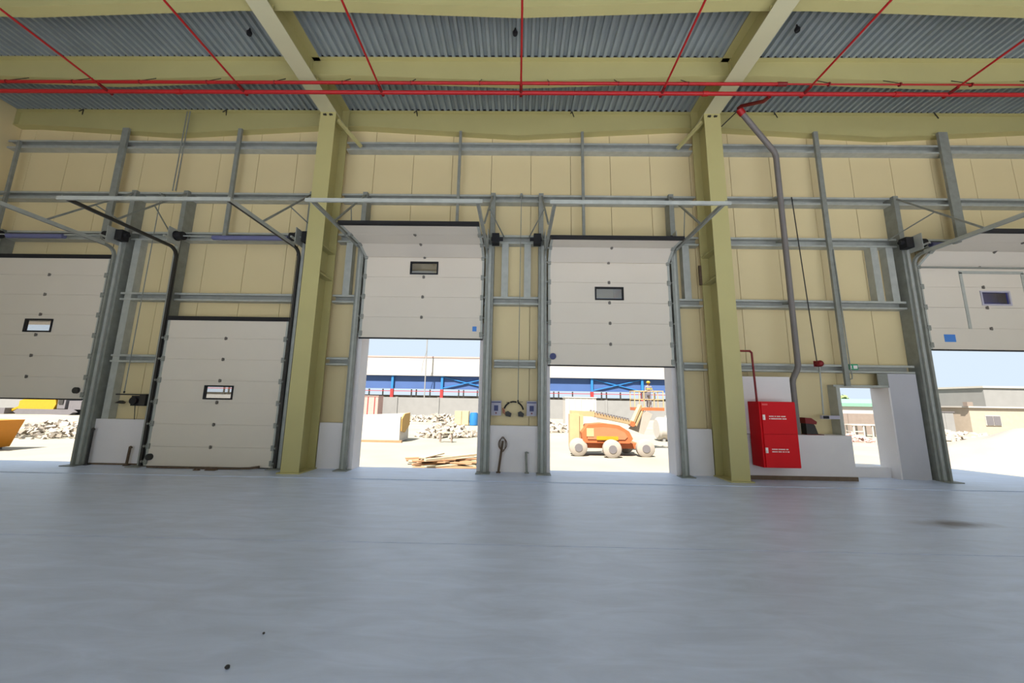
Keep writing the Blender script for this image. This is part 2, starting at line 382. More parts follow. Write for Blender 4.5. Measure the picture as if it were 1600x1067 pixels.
DOOR_LABEL = ['white sectional door partly raised, next to the cream end wall', 'white sectional loading door lowered fully to the floor',
              'white sectional door raised above the plank pile outside', 'white sectional door half raised, with the boom lift behind', 'white sectional door with a wicket door frame and blue window']
def sectional(i, xc, zb):
    d = thing('door_%d' % (i + 1), DOOR_LABEL[i], 'loading door', (xc, DY, 0), kind='structure')
    z0 = max(zb, .03)
    for k in range(NP):
        h0 = k * DH if (zb > .1 or k) else .0
        a, b = path(h0, z0), path((k + 1) * DH - (.07 if zb < .1 else 0), z0)
        if zb < .1 and k: a = path(h0 - .07, z0)
        e = (b - a); L = e.length; e.normalize(); nn = Vector((0, -e.z, e.y)); g = .005
        ang = math.atan2(-e.y, e.z)          # lean of this section from vertical
        T = lambda p, a=a, e=e, nn=nn: Vector((xc + p[0], 0, 0)) + a + e * p[2] - nn * p[1]
        mb = MB(); win = (k == 3 and i != 4); g = .003

        if win:
            w, b0, b1 = .35, L / 2 - .165 - .02, L / 2 + .165 - .02
            mb.box(-1.5, -w, 0, .04, g, L - g, T).box(w, 1.5, 0, .04, g, L - g, T).box(-w, w, 0, .04, g, b0, T).box(-w, w, 0, .04, b1, L - g, T).box(-1.5, 1.5, .014, .04, 0.0003, g, T).box(-1.5, 1.5, .014, .04, L - g, L - .0003, T)
        elif i == 4 and k == 2:
            w0, w1, b0, b1 = -.1, .6, .06, .42
            mb.box(-1.5, w0, 0, .04, g, L - g, T).box(w1, 1.5, 0, .04, g, L - g, T).box(w0, w1, 0, .04, g, b0, T).box(w0, w1, 0, .04, b1, L - g, T)
        else: mb.box(-1.5, 1.5, 0, .012, g, L - g, T).box(-1.5, 1.5, .012, .04, 0.0003, L - .0003, T)
        pn = mb.build('door_panel', 'door', d)
        for s in (-1, 1): MB().box(min(s * 1.5, s * 1.44), max(s * 1.5, s * 1.44), -.006, -.0005, g, L - g, T).build('end_stile', 'galv', pn)
        if win or (i == 4 and k == 2):
            if win: w0, w1 = -w, w
            fr = MB(); f = .035
            for q in ((w0, w0 + f, b0, b1), (w1 - f, w1, b0, b1), (w0 + f, w1 - f, b0, b0 + f), (w0 + f, w1 - f, b1 - f, b1)): fr.box(q[0], q[1], -.018, .045, q[2], q[3], T)
            fr.build('window_frame', 'black' if win else 'lavender', pn)
            MB().box(w0 + f, w1 - f, .012, .02, b0 + f, b1 - f, T).build('window_pane', 'glass' if win else 'skyglass', pn)
        if k < NP - 1:
            p_ = Vector((xc, 0, 0)) + b
            inst('hinge', hinge_me, pn, p_, ang)
            for s in (-1, 1): inst('roller_hinge', roll_me[s], pn, p_ + Vector((s * 1.46, 0, 0)), ang)
        if k == 0:
            MB().box(-1.5, 1.5, -.004, .045, -.028, g, T).build('bottom_seal', 'black', d)
            for s in (-1, 1): inst('roller_hinge', roll_me[s], pn, Vector((xc + s * 1.46, 0, .1)) + a, ang)
            lx = -1.38 if i in (1, 3) else 1.3
            if i == 4: lx = -1.0
            if i in (2, 4): MB().box(lx - (.13 if i == 4 else .05), lx + (.13 if i == 4 else .05), -.006, 0, .18, .3 if i == 2 else .36, T).build('sticker', 'blue', pn)
            else:
                c0 = T((lx, 0, .2)); c1 = T((lx, -.05, .2)); MB().cyl(c0, c1, .075, 14).build('lock_disc', 'dark' if i != 3 else 'navy', pn)
        if k == NP - 1: MB().box(-1.5, 1.5, -.012, .05, L - .07, L + .035, T).build('top_seal', 'black', d)
    if i == 4:
        a = path(0, z0); wk = MB()
        for q in ((-.52, -.45, .5, 1.9), (.95, 1.02, .5, 1.9), (-.52, 1.02, 1.87, 1.94)): wk.box(xc + q[0], xc + q[1], DY - .012, DY - .002, z0 + q[2], z0 + q[3])
        wk.build('wicket_frame', 'galv', d)
        MB().box(xc - 1.46, xc + 1.46, DY - .05, DY - .004, z0 + 2.0, z0 + 2.03).build('wicket_closer', 'galvdark', d)
    # tracks and their carriers
    for s in (-1, 1):
        xt = xc + s * 1.56
        pts = [Vector((0, DY - .015, .03)), Vector((0, DY - .015, 5.08))] + [Vector((0, DY - .015 - .22 * (1 - math.cos(t * PI / 16)), 5.08 + .22 * math.sin(t * PI / 16))) for t in range(1, 9)] + [Vector((0, 6.4, 5.30))]
        tr = MB(); o = 0; ring = []
        for q, pt in enumerate(pts):
            if q == 0: dd = pts[1] - pt
            elif q == len(pts) - 1: dd = pt - pts[q - 1]
            else: dd = (pts[q + 1] - pts[q - 1])
            dd.normalize(); nn = Vector((0, -dd.z, dd.y))
            for u, w in ((-.028, -.03), (.028, -.03), (.028, .03), (-.028, .03)): tr.v.append(Vector((xt + u, 0, 0)) + pt + nn * w)
        for q in range(len(pts) - 1):
            for j in range(4): tr.f.append((q * 4 + j, q * 4 + (j + 1) % 4, q * 4 + 4 + (j + 1) % 4, q * 4 + 4 + j))
        e4 = (len(pts) - 1) * 4; tr.f += [(0, 3, 2, 1), (e4, e4 + 1, e4 + 2, e4 + 3)]
        tr.build('track', 'dark' if i == 1 else 'galvdark', d)
        x0, x1 = sorted((xt + s * .03, xt + s * .1))
        MB().box(x0, x1, DY + .012, DY + .055, .03, 5.5).build('track_angle', 'galv', d)
        MB().box(min(xt + s * .03, xt + s * .036), max(xt + s * .03, xt + s * .036), 6.38, 8.5, 5.27, 5.35).build('track_stay', 'galv', d)
        # diagonal stay from the post head down to the track
        MB().bar((xt + s * .09, 8.85, 6.85), (xt + s * .05, 7.35, 5.34), .035, .035).build('track_brace', 'galvdark', d)
        MB().bar((xt + s * .07, 8.1, 6.11), (xt + s * .4, 8.93, 5.78), .022, .022).build('track_brace', 'galvdark', d)
        MB().box(xt - .02, xt + .02, DY - .42, DY - .12, 5.46, 5.5).build('flag_bracket', 'galv', d)
        # rope drum and bearing plate
        MB().box(xt + s * .02, xt + s * .035, 8.5, 8.86, 5.38, 5.78).build('bearing_plate', 'galv', d)
        MB().cyl((xt - s * .03, 8.68, 5.6), (xt - s * .2, 8.68, 5.6), .105, 18).cyl((xt - s * .03, 8.68, 5.6), (xt - s * .05, 8.68, 5.6), .125, 18).build('rope_drum', 'black', d)
        MB().tube([(xt - s * .06, 8.68 + .1, 5.6), (xt - s * .06, 8.78, z0 + .1)], .006, 6).build('lift_cable', 'dark', d)
    MB().cyl((xc - 1.62, 8.68, 5.6), (xc + 1.62, 8.68, 5.6), .016, 10).build('torsion_shaft', 'galv', d)
    for a, b in ([(-1.15, .3)] if i == 0 else [(-.6, 1.3)] if i == 1 else [(-1.2, -.15), (.15, 1.2)]): MB().cyl((xc + a, 8.68, 5.56), (xc + b, 8.68, 5.56), .06, 14).build('torsion_spring', 'spring', d)
    MB().box(xc - 1.66, xc + 1.66, 6.36, 6.40, 5.24, 5.31).build('cross_bar', 'galv', d)
    # small motor or tensioner by one drum
    s = 1 if i in (0, 1, 2) else -1
    MB().box(min(xc + s * 1.68, xc + s * 1.86), max(xc + s * 1.68, xc + s * 1.86), 8.6, 8.78, 5.46, 5.72).cyl((xc + s * 1.66, 8.68, 5.6), (xc + s * 1.95, 8.68, 5.6), .05, 12).build('chain_hoist_head', 'black', d)
for i, (xc, zb) in enumerate(DOORS): sectional(i, xc, zb)

# ------------------------------------------------------------------ red sprinkler pipes
net = thing('sprinkler_pipework', 'red sprinkler main with thin branch pipes running out under the roof', 'pipework', (0, 7.05, 8.2))
MB().cyl((XL + .15, 7.05, 8.2), (XR - .15, 7.05, 8.2), .04, 14).build('main_pipe', 'red', net, True)
for k in range(-4, 7):
    x = k * 3.02 
    MB().cyl((x, 7.05, 8.2), (x, YB + .1, 8.2), .02, 10).build('branch_pipe', 'red', net, True)
    MB().cyl((x, 7.13, 8.2), (x, 6.86, 8.2), .034, 10).build('coupling', 'darkred', net, True)
for x in (-12.0, -7.5, 3.95, 8.0, 12.6): MB().cyl((x - .06, 7.05, 8.2), (x + .06, 7.05, 8.2), .052, 14).build('coupling', 'red', net, True)
mn = thing('sprinkler_feed_pipe', 'second red pipe running above and parallel to the sprinkler main', 'pipe', (0, 7.05, 8.44))
MB().cyl((XL + .15, 7.05, 8.44), (5.6, 7.05, 8.44), .034, 12).build('wide_pipe', 'red', mn, True)
MB().cyl((5.6, 7.05, 8.44), (XR - .15, 7.05, 8.44), .018, 10).build('narrow_pipe', 'red', mn, True)
MB().cyl((5.5, 7.05, 8.44), (5.7, 7.05, 8.44), .045, 12).build('reducer', 'darkred', mn, True)
for k in range(-9, 14):
    x = -.9 + k * 1.5
    if abs(x - COLX[0]) < .35 or abs(x - COLX[1]) < .35 or x < XL + .3 or abs(x-COLX[2])<.35: continue
    MB().bar((x, 7.05, 8.47), (x, 7.36, 8.84), .014, .014).build('hanger_rod', 'dark', mn)
    MB().cyl((x - .012, 7.05, 8.44), (x + .012, 7.05, 8.44), .042, 12).build('clamp', 'darkred', mn)

rp = thing('riser_pipe', 'grey riser pipe bending down the wall behind the red cabinet', 'pipe', (6.4, 8.5, 0))
MB().tube([(5.42, 8.2, 8.8), (5.50, 8.24, 8.74), (6.52, 8.70, 8.05), (6.58, 8.74, 7.93), (6.56, 8.74, 2.56), (6.53, 8.74, 2.46), (6.41, 8.74, 2.24), (6.39, 8.74, 2.14), (6.39, 8.74, .987)], .062, 14).build('pipe', 'greypipe', rp, True)
MB().tube([(5.36, 7.115, 8.2), (5.36, 7.3, 8.25), (5.36, 8.05, 8.8), (5.36, 8.15, 8.84), (5.44, 8.2, 8.78)], .04, 10).build('feed_bend', 'darkred', rp, True)
MB().cyl((5.38, 8.19, 8.84), (5.50, 8.23, 8.73), .078, 14).build('coupling', 'red', rp, True)
for z in (6.85, 5.7, 4.1): MB().box(6.49, 6.65, 8.79, 8.945, z - .02, z + .02).build('pipe_bracket', 'galvdark', rp)
MB().bar((5.0, 8.32, 8.46), (5.36, 8.2, 8.8), .02, .02).build('stay_rod', 'dark', rp)

# ------------------------------------------------------------------ fire hose cabinet and what is round it
cb = thing('fire_hose_cabinet', 'tall red steel fire cabinet with two doors on the wall', 'cabinet', (5.62, 8.6, .33))
MB().box(5.24, 6.01, 8.23, 8.61, .33, 1.71).build('body', 'cabinet', cb)
for z0, z1 in ((.345, 1.02), (1.03, 1.695)):
    dr = MB().box(5.275, 5.995, 8.20, 8.23, z0, z1).build('cabinet_door', 'cabinet', cb)
    zc = z0 + .345
    lk = MB().box(5.28, 5.33, 8.185, 8.2, zc - .055, zc + .055).cyl((5.305, 8.185, zc - .01), (5.305, 8.172, zc - .01), .018, 10).build('latch', 'print', dr)
    for q, (xa, xb) in enumerate(((5.42, 5.76), (5.42, 5.78))):   # two illegible lines of small white print
        zz = zc + .022 - q * .05; ln = MB(); xx = xa; rr = random.Random(q + int(z0 * 10))
        while xx < xb:
            w = rr.choice((.014, .02, .026)); ln.box(xx, xx + w, 8.1975, 8.2, zz - .011, zz + .011); xx += w + (.006 if rr.random() < .8 else .02)
        ln.build('print_line', 'print', dr)['kind'] = 'stuff'
MB().box(5.29, 5.41, 8.1975, 8.2, 1.63, 1.665).build('print_patch', mat('faded_red_print', rgb(224, 92, 92)), cb)
tag(MB().box(5.02, 6.24, 8.62, 8.66, 1.0, 2.28).build('backing_board', 'white'), 'white backing board behind the red cabinet', 'board')
# it reads as a board standing on the upstand
tag(MB().tube([(4.99, 8.42, 2.84), (5.27, 8.42, 2.84), (5.31, 8.42, 2.8), (5.33, 8.42, 1.705)], .022, 10).build('hose_feed_pipe', 'darkred', None, True), 'thin dark red pipe dropping into the red cabinet', 'pipe')

ex = thing('alarm_bell_unit', 'small red and dark unit on the ledge beside the red cabinet', 'alarm', (6.68, 8.8, .985))
MB().prism([(6.58, .99), (6.84, .99), (6.78, 1.2), (6.74, 1.24), (6.58, 1.24)], lambda u, v, w: (u, w, v), 8.72, 8.88).build('body', 'dark', ex)
MB().prism([(6.56, 1.24), (6.8, 1.22), (6.82, 1.28), (6.7, 1.36), (6.56, 1.37)], lambda u, v, w: (u, w, v), 8.7, 8.9).build('cap', 'darkred', ex)
MB().box(6.57, 6.95, 8.70, 8.9, .986, 1.0).build('base', 'darkred', ex)
al = thing('wall_beacon', 'small red alarm beacon at the rail beside the doorway', 'alarm', (7.17, 8.94, 2.6))
MB().cyl((7.17, 8.94, 2.63), (7.17, 8.84, 2.63), .075, 14).ball((7.17, 8.84, 2.63), .07, .05, .07).build('lens', 'darkred', al, True)
MB().box(7.09, 7.25, 8.935, 8.95, 2.56, 2.7).build('back_plate', 'darkred', al)
cd = thing('conduit', 'thin conduit running down the wall through the red beacon to a switch', 'conduit', (7.15, 8.92, 1.4))
MB().tube([(7.0, 8.92, 6.93), (7.15, 8.92, 2.7)], .012, 6).build('upper_run', 'dark', cd)
MB().tube([(7.2, 8.92, 2.56), (7.16, 8.92, 1.44)], .016, 6).build('lower_run', 'galv', cd)
MB().box(7.08, 7.48, 8.86, 8.93, 1.34, 1.42).build('tray', 'lavender', cd); MB().box(7.1, 7.22, 8.84, 8.86, 1.35, 1.41).build('switch', 'black', cd)
es = thing('exit_sign', 'small green and white exit sign on the rail above the doorway', 'sign', (7.93, 8.93, 2.5))
MB().box(7.88, 8.09, 8.90, 8.93, 2.5, 2.63).build('sign_panel', 'green', es)
MB().box(7.98, 8.07, 8.896, 8.9, 2.52, 2.6).cyl((7.93, 8.9, 2.585), (7.93, 8.896, 2.585), .012, 8).bar((7.93, 8.898, 2.575), (7.925, 8.898, 2.54), .016, .004, (0, 1, 0)).bar((7.925, 8.898, 2.54), (7.91, 8.898, 2.515), .012, .004, (0, 1, 0)).bar((7.925, 8.898, 2.54), (7.945, 8.898, 2.52), .012, .004, (0, 1, 0)).build('pictogram', 'print', es)
hc = tag(MB().tube([(7.84, 8.87, 5.5), (7.88, 8.87, 2.5), (7.89, 8.86, 2.36), (7.86, 8.84, 2.28), (7.82, 8.84, 2.27)], .012, 6).build('hanging_cable', 'galvdark'), 'thin grey cable hanging down the post with a curled end above the doorway', 'cable')

# ------------------------------------------------------------------ pier between the two half-raised doors
def chain(name, label, x, z0, z1, y=8.84):
    o = thing(name, label, 'chain', (x, y, z0))
    MB().tube([(x, y, z0), (x + .02, y, z1)], .011, 6).build('chain_run', 'galvdark', o)
    MB().cyl((x + .02, y - .03, z1), (x + .02, y + .1, z1), .035, 10).build('top_hook', 'galvdark', o)
    MB().ball((x, y, z0), .02, .02, .03, 8, 5).build('pull_end', 'dark', o)
chain('pull_chain', 'long thin pull chain hanging between the two half-raised doors', .03, 1.64, 6.88)
chain('pull_chain', 'long thin pull chain hanging between end-wall door and closed door', -9.38, 1.70, 6.82)
def control(x, label):
    o = thing('control_box', label, 'control box', (x, 8.95, 1.3), 'door control boxes')
    MB().box(x - .12, x + .12, 9.02, 9.12, 1.29, 1.64).build('housing', 'lavender', o)
    MB().box(x - .11, x + .11, 9.012, 9.02, 1.59, 1.615).build('print_strip', 'navy', o)
    MB().box(x - .05, x + .05, 9.005, 9.02, 1.40, 1.53).build('keypad', 'navy', o)
    MB().cyl((x, 9.02, 1.35), (x, 8.99, 1.35), .018, 10).build('stop_button', 'darkred', o)
control(-.49, 'lavender door control box beside the tallest raised door'); control(.36, 'lavender door control box beside the boom lift door')
cl = thing('cable_loop', 'black cable looped in an arch between two control boxes', 'cable', (-.06, 9.0, 1.4))
arch = lambda a0, a1: [(-.07 + .23 * math.cos(t) * (1 if True else 1), 9.08, 1.40 + .22 * math.sin(t)) for t in [a0 + (a1 - a0) * i / 8 for i in range(9)]]
MB().tube(arch(.15, 1.15), .018, 8).build('cable_run', 'black', cl, True); MB().tube(arch(1.3, 1.95), .018, 8).build('cable_run', 'black', cl, True)
MB().tube(arch(2.05, 2.9), .018, 8).build('cable_run', 'black', cl, True); MB().tube([(-.33, 9.08, 1.47), (-.32, 9.08, 1.36), (-.27, 9.08, 1.31), (-.3, 9.08, 1.44)], .009, 6).build('red_wire', 'red', cl)
MB().tube([(-.25, 9.08, 1.60), (.15, 9.08, 1.62)], .006, 6).build('tie_wire', 'dark', cl)
for x in (-.2, .1): MB().prism([(x - .06, 1.28), (x + .06, 1.26), (x + .08, 1.34), (x, 1.40), (x - .07, 1.37)], lambda u, v, w: (u, w, v), 9.03, 9.1).build('plug', 'dark', cl)
def stub(x, h, label, rope=False, m='rust', lean=0.0):
    o = thing('steel_stub', label, 'post', (x, 8.86, .012))
    MB().tube([(x, 8.86, .012), (x + lean, 8.88, h)], .026, 8).build('bar', m, o, True)
    MB().box(x - .05, x + .05, 8.82, 8.92, .012, .03).build('foot', m, o)
    if rope:
        for q in range(3):
            MB().tube([(x + lean + .1 * math.cos(t) * (1 - q * .2), 8.845 - q * .012, h - .07 + (.13 + q * .02) * math.sin(t)) for t in [2 * PI * i / 14 for i in range(15)]], .008, 6).build('rope_coil', 'rust', o)
    else: MB().bar((x + lean, 8.88, h), (x + lean + .06, 8.86, h - .02), .03, .03).build('hook', m, o)
stub(-.4, .72, 'leaning rusty steel bar with a rope coil by the white upstand', True, 'rust', .09)
stub(.25, .48, 'short steel stub before the white upstand by the boom lift door', False, 'galvdark', -.02)
stub(-9.04, .44, 'short rusty steel stub by the closed door track', False, 'rust', 0)
stub(-9.99, .84, 'thin dark steel stub by the end-wall door jamb', False, 'dark', -.02)
hb = thing('chain_hoist_box', 'black chain drive box fixed to a bar beside the closed door', 'hoist', (-8.98, 8.9, 1.4))
MB().box(-9.18, -8.98, 8.84, 9.0, 1.38, 1.62).cyl((-9.08, 8.84, 1.5), (-9.08, 8.78, 1.5), .09, 12).build('gearbox', 'black', hb)
MB().box(-8.97, -8.82, 8.82, 8.98, 1.38, 1.66).build('bracket', 'dark', hb)
MB().box(-9.74, -8.86, 8.99, 9.02, 1.63, 1.66).build('carrier_bar', 'dark', hb); MB().tube([(-9.08, 8.86, 1.38), (-9.08, 8.9, 1.06)], .008, 6).build('hand_chain', 'dark', hb)
MB().prism([(-9.72, 1.44), (-9.55, 1.42), (-9.52, 1.46), (-9.6, 1.50)], lambda u, v, w: (u, w, v), 8.98, 9.06).build('plug', 'dark', hb)
tag(MB().tube([(-9.1, 8.88, 9.3), (-9.12, 8.88, 6.95)], .014, 6).tube([(-9.02, 8.88, 9.3), (-9.04, 8.88, 6.95)], .014, 6).build('twin_conduit', 'galvdark'), 'pair of thin conduits dropping from the roof deck to the wall rail', 'conduit')
tag(MB().box(4.5, 4.56, 8.90, 8.944, 4.55, 5.05).build('junction_plate', 'rust'), 'small brown plate on the column web beside the boom lift door', 'plate')
for x, y, r, nm in ((-1.71, 2.49, .016, 'larger'), (-1.72, 2.83, .009, 'smaller')):
    tag(MB().ball((x, y, r * .7), r, r * .8, r * .75, 7, 5).build('pebble', 'dark'), nm + ' of two dark pebbles lying on the bare concrete floor', 'pebble', 'pebbles on the floor')
dz = MB()
pts = [(-8.35, 8.66, .03), (-7.9, 8.62, .035), (-7.3, 8.64, .03), (-6.9, 8.60, .04), (-6.5, 8.63, .03), (-6.0, 8.64, .045), (-5.8, 8.68, .07)]
tag(dz.tube(pts, [.02, .025, .022, .03, .022, .025, .03], 7).build('seal_strip', 'rust'), 'torn brown seal strip lying along the foot of the closed door', 'strip')
for x, y, w, nm in ((-6.75, 8.5, .12, 'larger'), (-7.05, 8.47, .07, 'smaller')):
    tag(MB().prism([(x - w, .012), (x + w, .012), (x + w * .6, .012 + w * .4), (x - w * .3, .012 + w * .5), (x - w * .8, .012 + w * .2)], lambda u, v, w_: (u, w_, v), y - w * .4, y + w * .4).build('concrete_crumb', 'rust'), nm + ' dark crumb of concrete before the closed door', 'debris', 'crumbs before the closed door')
# OUTSIDE_MARK
for x, y in ((-.14, 6.68), (-5.82, 6.69), (5.69, 6.6)):
    where = 'over the bay with two half-raised doors' if abs(x) < 1 else ('beside the rafter by the closed door bay' if x < 0 else 'beside the rafter by the red cabinet')
    tag(MB().tube([(x, y, 9.415), (x, y, 9.37), (x, y, 9.31), (x, y, 9.25)], [.012, .02, .055, .045], 10).build('deck_hook', 'black', None, True), 'small black hanging fitting on the roof deck ' + where, 'fitting', 'fittings on the roof deck')

# ------------------------------------------------------------------ the yard outside (1.3 m below the hall floor)
G = -1.3
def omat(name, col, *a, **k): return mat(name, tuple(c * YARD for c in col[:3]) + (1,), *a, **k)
YARD = 0.44      # darkens every yard colour to hold its sunlit brightness down at this exposure
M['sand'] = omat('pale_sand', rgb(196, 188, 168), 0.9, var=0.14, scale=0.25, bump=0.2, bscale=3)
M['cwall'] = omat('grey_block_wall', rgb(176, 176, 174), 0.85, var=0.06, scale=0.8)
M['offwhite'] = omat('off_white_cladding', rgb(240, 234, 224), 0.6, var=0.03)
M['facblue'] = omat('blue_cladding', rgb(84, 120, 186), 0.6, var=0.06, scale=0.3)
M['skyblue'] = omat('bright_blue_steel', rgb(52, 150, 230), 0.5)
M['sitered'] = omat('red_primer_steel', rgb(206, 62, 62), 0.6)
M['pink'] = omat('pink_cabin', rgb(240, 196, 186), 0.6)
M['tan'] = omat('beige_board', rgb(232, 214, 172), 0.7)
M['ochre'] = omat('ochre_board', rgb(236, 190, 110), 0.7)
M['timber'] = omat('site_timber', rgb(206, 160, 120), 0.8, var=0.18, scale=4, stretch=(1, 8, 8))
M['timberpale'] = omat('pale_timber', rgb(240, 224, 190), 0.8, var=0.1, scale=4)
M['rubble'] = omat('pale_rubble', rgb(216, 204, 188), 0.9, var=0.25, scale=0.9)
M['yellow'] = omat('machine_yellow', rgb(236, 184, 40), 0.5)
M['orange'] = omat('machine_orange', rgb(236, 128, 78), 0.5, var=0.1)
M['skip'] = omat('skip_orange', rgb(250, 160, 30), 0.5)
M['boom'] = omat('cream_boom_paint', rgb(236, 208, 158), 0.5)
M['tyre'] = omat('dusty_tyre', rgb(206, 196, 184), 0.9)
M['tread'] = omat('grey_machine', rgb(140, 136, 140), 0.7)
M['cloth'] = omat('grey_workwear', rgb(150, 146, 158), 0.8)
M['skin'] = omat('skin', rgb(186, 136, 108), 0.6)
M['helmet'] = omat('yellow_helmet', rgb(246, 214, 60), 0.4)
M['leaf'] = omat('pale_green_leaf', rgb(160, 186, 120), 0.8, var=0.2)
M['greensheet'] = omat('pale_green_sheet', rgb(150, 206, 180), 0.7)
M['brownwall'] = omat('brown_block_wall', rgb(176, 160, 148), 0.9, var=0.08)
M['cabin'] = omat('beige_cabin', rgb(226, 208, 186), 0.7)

gm = MB(); NX, NY = 90, 60
for j in range(NY + 1):
    for i in range(NX + 1):
        X = -150 + 300 * i / NX; Y = 9.3 + 190 * (j / NY) ** 1.6
        z = G + (0.12 * noise.noise(Vector((X * .12, Y * .12, 3))) if Y > 16 else 0) - .02
        gm.v.append(Vector((X, Y, z)))
for j in range(NY):
    for i in range(NX):
        a = j * (NX + 1) + i; gm.f.append((a, a + 1, a + NX + 2, a + NX + 1))
tag(gm.build('ground', 'sand', None, True), 'bright pale sand of the building site outside', 'ground', kind='structure')

tag(MB().prism([(9.4, 9.31), (13.6, 9.31), (12.5, 9.75), (11.9, 11.1), (9.4, 11.6)], lambda u, v, w: (u, v, w), G - .2, -.003).build('loading_ledge', 'floor'), 'concrete ledge continuing the floor outside the widest opening', 'ledge')
bw = thing('wall_boundary', 'long grey block boundary wall across the site', 'wall', (-45, 72, G), kind='structure')
x = -135.0
while x < 41:
    MB().box(x + .03, min(x + 7.97, 41), 71.8, 72.2, G - .2, 2.28).build('wall_bay', 'cwall', bw)
    MB().box(x - .2, x + .2, 71.65, 72.3, G - .2, 2.36).build('pilaster', 'cwall', bw); x += 8
wb = thing('wall_yard', 'low brown block wall seen through the doorway', 'wall', (36, 43, G), kind='structure')
for k in range(5): MB().box(24 + k * 4.4, 24 + k * 4.4 + 4.36, 43, 43.3, G - .2, 1.0).build('wall_bay', 'brownwall', wb)

ws = thing('warehouse_building', 'long white and blue warehouse shell with red column feet beyond the boundary wall', 'building', (0, 95, G))
MB().prism([(94.5, 8.0), (94.5, 12.6), (118, 15), (118, 8.0)], lambda u, v, w: (w, u, v), -110, 72).build('roof_fascia', 'offwhite', ws)
MB().box(-110, 72, 94.4, 94.7, 12.6, 12.95).build('gutter', 'pink', ws)
MB().box(-110, 72, 95.4, 95.7, 4.7, 8.0).build('wall_sheet', 'facblue', ws)
k = 0
for k in range(-8, 6):
    x = -6.4 + k * 12.7
    cc = MB().box(x - .28, x + .28, 94.8, 95.35, 4.6, 8.0).build('column', 'skyblue', ws)
    MB().box(x - .38, x + .38, 94.75, 95.4, G, 4.6).build('column_foot', 'sitered', cc)
    if k % 3 == 2:
        MB().bar((x, 95.1, 4.9), (x + 12.7, 95.1, 7.8), .22, .22).build('cross_brace', 'skyblue', ws); MB().bar((x, 95.2, 7.8), (x + 12.7, 95.2, 4.9), .22, .22).build('cross_brace', 'skyblue', ws)
    for q in (3.4, 4.7, 8.4): MB().box(x + q, x + q + .3, 100, 100.3, G, 4.7).build('inner_post', 'cwall', ws)
MB().box(-110, 72, 95.0, 95.1, 4.0, 4.15).build('guard_rail', 'sitered', ws); MB().box(-110, 72, 117, 117.3, G, 3.4).build('rear_wall', 'offwhite', ws)
lm = thing('light_mast', 'thin pale lattice mast standing before the warehouse fascia', 'mast', (-22.6, 92, G))
MB().box(-22.85, -22.6, 91.9, 92.1, G, 20).build('pole', 'cwall', lm)
MB().tube([(-22.7, 91.9, 14), (-23.5, 91.9, 11), (-23.7, 91.9, 8.5)], .06, 6).build('cable', 'cwall', lm)

def cabin(name, label, x0, x1, y0, y1, h, m, ribs=0, rm=None):
    o = thing(name, label, 'cabin', ((x0 + x1) / 2, y0, G))
    MB().box(x0, x1, y0, y1, G, G + h).build('body', m, o)
    MB().box(x0 - .08, x1 + .08, y0 - .08, y1 + .08, G + h, G + h + .12).build('roof', m, o)
    for q in range(ribs):
        xx = x0 + (x1 - x0) * (q + .5) / ribs
        MB().box(xx - .06, xx + .06, y0 - .07, y0, G + .1, G + h - .1).build('rib', rm or m, o)
    return o
pc = cabin('portable_cabin', 'pink portable cabin against the grey boundary wall', -28.2, -24.6, 66.5, 69, 3.6, 'pink', 3, 'sitered')
sc_ = cabin('site_container', 'white ribbed site container behind the boom lift', 6.0, 9.8, 46.5, 49, 3.6, 'offwhite', 5)
MB().box(8.2, 9.5, 46.4, 46.5, G + .1, G + 3.2).build('container_door', 'offwhite', sc_)
for q, x in enumerate((-7.35, -6.45)):
    cbx = thing('steel_locker', 'beige site locker %s the blue drum' % ('one locker away from' if q == 0 else 'right beside'), 'locker', (x, 48, G))
    MB().box(x - .43, x + .43, 47.6, 48.4, G, G + 1.75).build('body', 'tan', cbx); MB().box(x - .38, x + .38, 47.57, 47.6, G + .1, G + 1.65).build('locker_door', 'tan', cbx)
bd = thing('blue_drum', 'bright blue drum standing beside the beige lockers', 'drum', (-5.4, 48, G))
MB().tube([(-5.4, 48, G), (-5.4, 48, G + .5), (-5.4, 48, G + 1.0), (-5.4, 48, G + 1.5)], [.52, .56, .56, .5], 16).build('barrel', 'skyblue', bd, True); MB().cyl((-5.4, 48, G + 1.5), (-5.4, 48, G + 1.56), .4, 16).build('lid', 'skyblue', bd)

sk = thing('timber_crate', 'large cream site crate with an ochre end board', 'crate', (-10, 28, G))
MB().prism([(-12.6, G), (-8.35, G), (-8.35, G + 1.75), (-8.6, G + 1.95), (-12.6, G + 1.75)], lambda u, v, w: (u, w, v), 27.2, 29.4).build('body', 'offwhite', sk)
MB().prism([(27.3, G + .75), (28.2, G + .6), (29.3, G + 1.1), (29.3, G + 2.0), (27.9, G + 1.95), (27.3, G + 1.6)], lambda u, v, w: (w, u, v), -8.35, -8.25).build('end_board', 'ochre', sk)
MB().box(-12.8, -8.1, 26.9, 27.15, G - .05, G + .12).build('skid', 'timber', sk)

